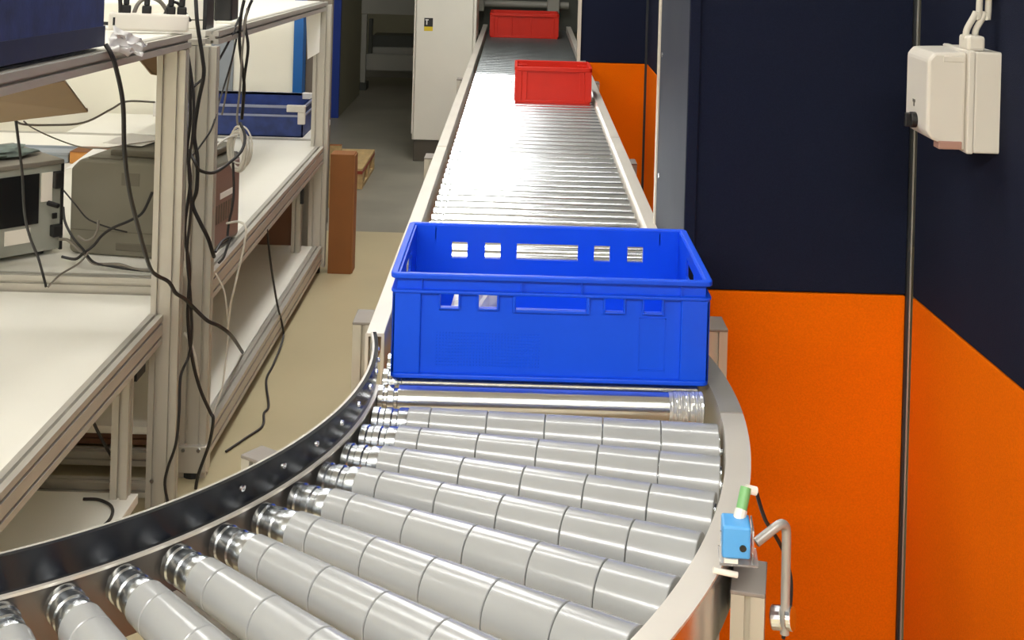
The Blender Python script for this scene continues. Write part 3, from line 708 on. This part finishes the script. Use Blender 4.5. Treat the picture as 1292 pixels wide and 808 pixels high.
tag(part('cable_coil', coil, 'cable_w', None, smooth=True), 'pale grey cable coiled into hanging loops above the bench', 'cable')
cable('grey cable across the cream wall from the shelf board to the post', [(20, 153, 3.25), (30, 157, 3.3), (60, 158, 3.4), (105, 155, 3.45), (140, 138, 3.5), (160, 128, 3.54), (195, 129, 3.62)], .003, 'cable_g')
cable('thin grey cable sagging across the cream wall above the printer', [(30, 153, 3.3), (42, 162, 3.35), (70, 175, 3.5), (100, 185, 3.6), (130, 187, 3.62), (165, 182, 3.65), (195, 178, 3.66)], .002, 'cable_g')
cable('thin black cable falling in front of the instrument to the bench top', [(20, 153, 3.2), (24, 185, 3.25), (28, 220, 3.3), (31, 270, 3.4), (38, 300, 3.5), (48, 325, 3.6), (55, 350, 3.68), (58, 362, 3.70)], .0038)
cable('black cable from the instrument socket curling over the bench', [(80, 262, 3.96), (82, 280, 3.9), (92, 300, 3.86), (105, 315, 3.84), (118, 331, 3.83), (140, 336, 3.82), (165, 340, 3.81), (195, 343, 3.80)], .004)
cable('grey cable lying from the instrument plug to the front post', [(75, 302, 3.92), (85, 303, 3.88), (97, 313, 3.86), (108, 322, 3.84), (120, 333, 3.83), (150, 334, 3.82), (170, 340, 3.81), (192, 341, 3.80)], .005, 'cable_g')
cable('dark cable rising past the printer front to its right side', [(78, 324, 3.86), (95, 327, 3.85), (105, 320, 3.84), (118, 310, 3.85), (128, 298, 3.85), (142, 288, 3.85), (165, 278, 3.84), (180, 268, 3.82), (192, 243, 3.80)], .0045)
cable('dark cable loop with upright plug in front of the printer', [(98, 298, 3.86), (108, 304, 3.85), (118, 300, 3.85), (123, 290, 3.85), (124, 278, 3.85)], .004, 'cable_g')
cable('thin dark cable hanging across the printer face', [(80, 240, 3.95), (95, 258, 3.88), (108, 274, 3.86), (120, 281, 3.86), (140, 288, 3.86), (160, 293, 3.84)], .0025)
cable('thin grey cable trailing over the front bench rail', [(112, 318, 3.84), (100, 332, 3.8), (82, 343, 3.76), (72, 350, 3.73), (60, 363, 3.71)], .003, 'cable_g')
cable('pale cable drooping from the bench rail beside the rear post', [(286, 282, 3.9), (302, 280, 3.86), (310, 288, 3.84), (308, 310, 3.84), (300, 345, 3.84), (296, 362, 3.84), (291, 385, 3.86), (287, 420, 3.9)], .0035, 'cable_w')
cable('black cable cluster strand under the printer side', [(272, 318, 3.78), (280, 305, 3.84), (290, 300, 3.86), (286, 314, 3.84), (282, 325, 3.82), (276, 332, 3.80)], .004)
cable('black cable down the printer side to the bench rail', [(294, 205, 3.95), (295, 240, 3.93), (293, 262, 3.91), (289, 280, 3.9), (287, 298, 3.88)], .004)
cable('thin pale cable falling behind the rear post to the lower shelf', [(272, 345, 3.82), (282, 365, 3.84), (286, 390, 3.86), (288, 420, 3.9), (284, 460, 3.9), (280, 490, 3.9), (268, 525, 3.86)], .0028, 'cable_w')
cable('white cable strand crossing the gap between the posts', [(232, 420, 3.66), (240, 432, 3.66), (246, 450, 3.66), (250, 475, 3.68)], .004, 'cable_w')
cable('black cable hanging over the far bench lower rail onto the floor', [(337, 290, 4.64), (340, 320, 4.70), (344, 350, 4.77), (350, 385, 4.88), (356, 410, 4.95), (357, 428, 4.94), flr(345, 460), flr(336, 480), flr(339, 512), flr(333, 522), flr(331, 538), flr(310, 553), flr(285, 570)], .0042)
cable('black cable hanging below the near bench top', [(112, 520, 3.3), (125, 548, 3.36), (145, 584, 3.45)], .0042)
cable('black cable curving over the near lower shelf', [flr(105, 630, .118), flr(125, 631, .118), flr(141, 640, .118), flr(139, 655, .118), flr(122, 670, .118), flr(108, 677, .118)], .0042)
# thick black-grey cables arching over the power strip
cable('grey cable arching over the power strip, left loop', [(168, 20, 3.52), (175, 4, 3.54), (188, -3, 3.56), (202, 2, 3.58), (212, 16, 3.6)], .006, 'cable_g')
cable('black cable arching over the power strip, right loop', [(208, 18, 3.54), (215, 4, 3.56), (224, 4, 3.58), (232, 14, 3.6), (240, 26, 3.64)], .0045)
cable('black cable rising from the left plug of the power strip', [(152, 20, 3.5), (152, 5, 3.5), (150, -15, 3.5)], .006)

# ------------------------------------------------------------------ behind: cardboard, pallet, cabinet, dark machinery
cbx = thing('cardboard_box', 'tall narrow brown cardboard box standing by the far bench post', 'box', (-.815, 5.99, 0))
part('carton', MB().box(-.062, .048, -.04, .06, 0, .565), 'cardboard', cbx, local=True, bevel=.002)
part('side_flap', MB().box(.048, .054, -.036, .06, .003, .558), mat('darker_cardboard', sr(140, 92, 50), .7, 0, .06, 10), cbx, local=True)
pa = thing('pallet', 'wooden pallet with a red painted end on the grey floor', 'pallet', (-1.36, 8.12, 0))
zp = .128
for i in range(4):
    part('deck_board', MB().box(-.42, .41, -.32+i*.165, -.32+i*.165+.155, zp-.016, zp), 'wood', pa, local=True, bevel=.002)
for x in (-.36, 0, .36):
    for y in (-.27, 0, .28):
        part('block', MB().box(x-.05, x+.05, y-.045, y+.045, .018, zp-.034), 'wood', pa, local=True)
    part('stringer', MB().box(x-.05, x+.05, -.325, .33, zp-.034, zp-.016), 'woodred' if x > .3 else 'wood', pa, local=True)
    part('skid', MB().box(x-.05, x+.05, -.32, .33, 0, .018), 'wood', pa, local=True)
st = thing('timber_offcut', 'pale timber offcut standing upright behind the cardboard box', 'timber', (-1.05, 7.3, 0))
part('board', MB().box(-.05, .035, -.02, .02, 0, .36), 'wood', st, local=True, bevel=.002)
part('end_grain', MB().box(-.05, .035, -.02, .02, .36, .363), 'cardboard', st, local=True)

kb = thing('control_cabinet', 'tall light grey control cabinet with isolator sticker left of the conveyor', 'cabinet', (-.518, 8.95, 0))
part('plinth', MB().box(-.20, .21, -.20, .2, 0, .145), 'plinth', kb, local=True, bevel=.003)
part('body', MB().box(-.215, .215, -.18, .25, .145, 2.1), 'cab', kb, local=True, bevel=.004)
dr = part('door', MB().box(-.202, .190, -.215, -.184, .150, 2.09), 'cab', kb, local=True, bevel=.004)
part('door_edge', MB().box(.196, .213, -.200, -.178, .150, 2.09), 'cab', kb, local=True, bevel=.003)
part('hinge_edge', MB().box(-.218, -.206, -.205, -.178, .19, 2.09), 'white_pl', kb, local=True, bevel=.003)
lt = part('isolator_sticker', MB().box(-.147, -.087, -.2165, -.2145, .937, .997), 'black', dr, local=True)
part('yellow_band', MB().box(-.147, -.087, -.2167, -.2145, .907, .937), 'yellow', dr, local=True)
part('mark', MB().box(-.133, -.125, -.2175, -.2160, .950, .986).box(-.139, -.117, -.2175, -.2160, .980, .988), 'paper', dr, local=True)
part('latch', MB().box(.10, .15, -.225, -.214, .495, .505).box(.12, .13, -.225, -.214, .445, .495), 'fr_grey', dr, local=True)

mf = thing('tubular_machine', 'dark grey tubular machine frame in the gap left of the cabinet', 'machine', (-1.0, 12.3, 0))
def bx(n, m, *a, p=mf): part(n, MB().box(*a), m, p, bevel=.004)
def px(x0, x1, y0, y1, Y, dep, n, m, p):
    a, b = at(x0, y1, Y), at(x1, y0, Y); part(n, MB().box(a.x, b.x, Y, Y+dep, a.z, b.z), m, p, bevel=.004)
px(447, 600, 2, 17, 12.3, .12, 'top_beam', 'fr_grey', mf)
px(454, 463, 18, 112, 12.25, .08, 'upright', 'fr_grey', mf)
px(464, 470, 24, 75, 12.35, .08, 'upright', 'fr_dark', mf)
px(447, 600, 72, 88, 12.3, .10, 'lower_beam', 'fr_grey', mf)
px(470, 600, 48, 64, 12.5, .3, 'tray', 'fr_dark', mf)
px(470, 600, 63, 68, 12.45, .3, 'tray_edge', 'fr_grey', mf)
px(462, 600, 90, 97, 12.7, .08, 'rear_beam', 'fr_grey', mf)
part('upright', MB().box(1.1, 1.18, 12.3, 12.38, .05, 1.0), 'fr_grey', mf)
for x in (-1.535, 1.14):
    part('foot', MB().box(x-.06, x+.06, 12.2, 12.4, 0, .07), 'fr_dark', mf)
m2 = thing('machine_housing', 'dark machine housing behind the far red crate', 'machine', (.15, 10.6, 0))
part('housing', MB().box(-.45, .55, 10.6, 11.2, .75, 1.6), 'fr_dark', m2, bevel=.01)
part('stand', MB().box(-.35, .45, 10.7, 11.1, 0, .75), 'fr_dark', m2, bevel=.01)
part('pipe', MB().cyl((-.42, 10.5, .99), (.40, 10.5, .99), .03, 14), 'fr_grey', m2)
part('bracket', MB().box(-.40, -.30, 10.40, 10.52, .93, 1.05), 'fr_grey', m2, bevel=.008)
part('bracket', MB().box(.22, .32, 10.40, 10.52, .93, 1.05), 'fr_grey', m2, bevel=.008)
part('red_knob', MB().cyl((-.33, 10.42, 1.085), (-.33, 10.36, 1.085), .022, 14), 'crate_red', m2)

# ------------------------------------------------------------------ switch box on the right wall
WXB = .950                                            # wall face near the box
sb = thing('switch_box', 'pale grey wall switch box with black rotary knob on the right partition', 'switch box', (WXB, 2.54, 1.26))
zb0, zb1, yb0, yb1 = 1.266, 1.465, 2.465, 2.615
part('base', MB().box(WXB-.058, WXB-.002, yb0, yb1, zb0, zb1), 'box', sb, bevel=.004)
part('flange', MB().box(WXB-.072, WXB-.058, yb0-.003, yb1+.003, zb0-.001, zb1+.002), 'box', sb, bevel=.003)
y0_, y1_ = yb0+.006, yb1-.006
Tc = Matrix(((1, 0, 0, 0), (0, 0, 1, y0_), (0, 1, 0, 0), (0, 0, 0, 1)))
xl = WXB-.148
cov = MB()
Q = [(WXB-.072, zb0+.002), (WXB-.072, zb1-.002), (xl+.012, zb1-.004), (xl, zb1-.018), (xl, zb0+.040), (xl+.010, zb0+.024)]
cov.prism(Q, Tc, y1_-y0_)
part('cover', cov, 'box', sb, bevel=.006)
part('cover_inset', MB().box(xl+.030, WXB-.076, y0_-.002, y0_+.003, zb1-.022, zb1-.010), 'box', sb, bevel=.002)
part('clip', MB().box(xl+.024, WXB-.078, y0_-.003, y0_+.03, zb0+.006, zb0+.022), 'box_clip', sb, bevel=.002)
kn = part('knob', MB().cyl((xl+.001, 2.540, 1.318), (xl-.012, 2.540, 1.318), .016, 20), 'black', sb, bevel=.002)
part('knob_grip', MB().box(xl-.022, xl-.010, 2.535, 2.545, 1.304, 1.332), 'black', kn, bevel=.002)
part('mark', MB().box(xl-.0008, xl+.002, 2.545, 2.560, 1.352, 1.358).box(xl-.0008, xl+.002, 2.549, 2.555, 1.344, 1.352), 'printer_d', sb)
part('gland', MB().box(WXB-.070, WXB-.035, 2.475, 2.53, zb1, zb1+.030), 'box', sb, bevel=.006)
for dx in (0, .018):
    part('conduit', MB().tube([(WXB-.064+dx, 2.50, zb1+.02), (WXB-.064+dx, 2.50, zb1+.04), (WXB-.047+dx, 2.50, zb1+.075), (WXB-.040+dx, 2.50, zb1+.11), (WXB-.040+dx, 2.50, 2.1)], .0065, 10), 'cable_w', sb, smooth=True)
part('conduit_clip', MB().box(WXB-.052, WXB-.006, 2.48, 2.52, zb1+.105, zb1+.125), 'white_pl', sb, bevel=.004)

# ------------------------------------------------------------------ photo sensor at the outer rail
ss = thing('photo_sensor', 'sky blue photo sensor on a clear bracket at the outer curved rail', 'sensor', at(931, 700, 1.66))
c = at(931, 681, 1.665); Ts = Matrix.Translation(c) @ Matrix.Rotation(math.radians(-6), 4, 'Z')
bd_ = part('body', MB().box(-.021, .016, -.011, .030, -.021, .021, Ts), 'sensor', ss, bevel=.003)
part('lens_hole', MB().cyl(Ts @ Vector((.006, -.0105, -.006)), Ts @ Vector((.006, -.0125, -.006)), .0045, 14), 'screen', bd_)
part('bracket', MB().box(-.024, .027, -.014, .034, -.029, -.026, Ts).box(.018, .020, -.012, .032, -.026, .018, Ts).box(-.024, -.0225, -.014, -.010, -.026, .015, Ts), 'clear', ss)
part('clip', MB().box(-.018, .0, -.013, -.010, -.026, -.021, Ts), 'white_pl', ss)
cn = part('connector', MB().cyl(Ts @ Vector((.004, .024, .020)), Ts @ Vector((.012, .040, .052)), .0075, 14), 'green', ss, smooth=True)
part('connector_nut', MB().cyl(Ts @ Vector((.002, .02, .016)), Ts @ Vector((.0055, .027, .027)), .0085, 12), 'white_pl', cn)
part('connector_elbow', MB().cyl(Ts @ Vector((.012, .040, .050)), Ts @ Vector((.026, .044, .046)), .006, 12), 'white_pl', cn)
part('lead', MB().tube([Ts @ Vector((.026, .044, .046)), at(965, 655, 1.72), at(978, 676, 1.76), at(990, 700, 1.78), at(998, 735, 1.76), at(995, 780, 1.74), at(988, 806, 1.72)], .0028), 'cable_b', cn, smooth=True)
part('screw_arm', MB().cyl(Ts @ Vector((-.032, -.014, -.036)), Ts @ Vector((.0, -.01, -.042)), .004, 10), 'white_pl', ss)
rod = thing('support_rod', 'bent grey support rod clamped beside the capped aluminium post', 'rod', at(990, 790, 1.72))
part('rod', MB().tube([at(954, 685, 1.70), at(968, 674, 1.705), at(981, 664, 1.71), at(988, 662, 1.715), at(992, 670, 1.72), at(992, 700, 1.72), at(991, 750, 1.72), at(990, 800, 1.72)], .0065, 12), 'silver_gray_pipe', rod, smooth=True)
cl = part('clamp', MB().cyl(at(974, 779, 1.728), at(988, 780, 1.722), .016, 20), 'steel', rod, bevel=.002)
part('clamp_disc', MB().cyl(at(993, 780, 1.720), at(1001, 781, 1.716), .016, 20), 'steel', cl, bevel=.002)
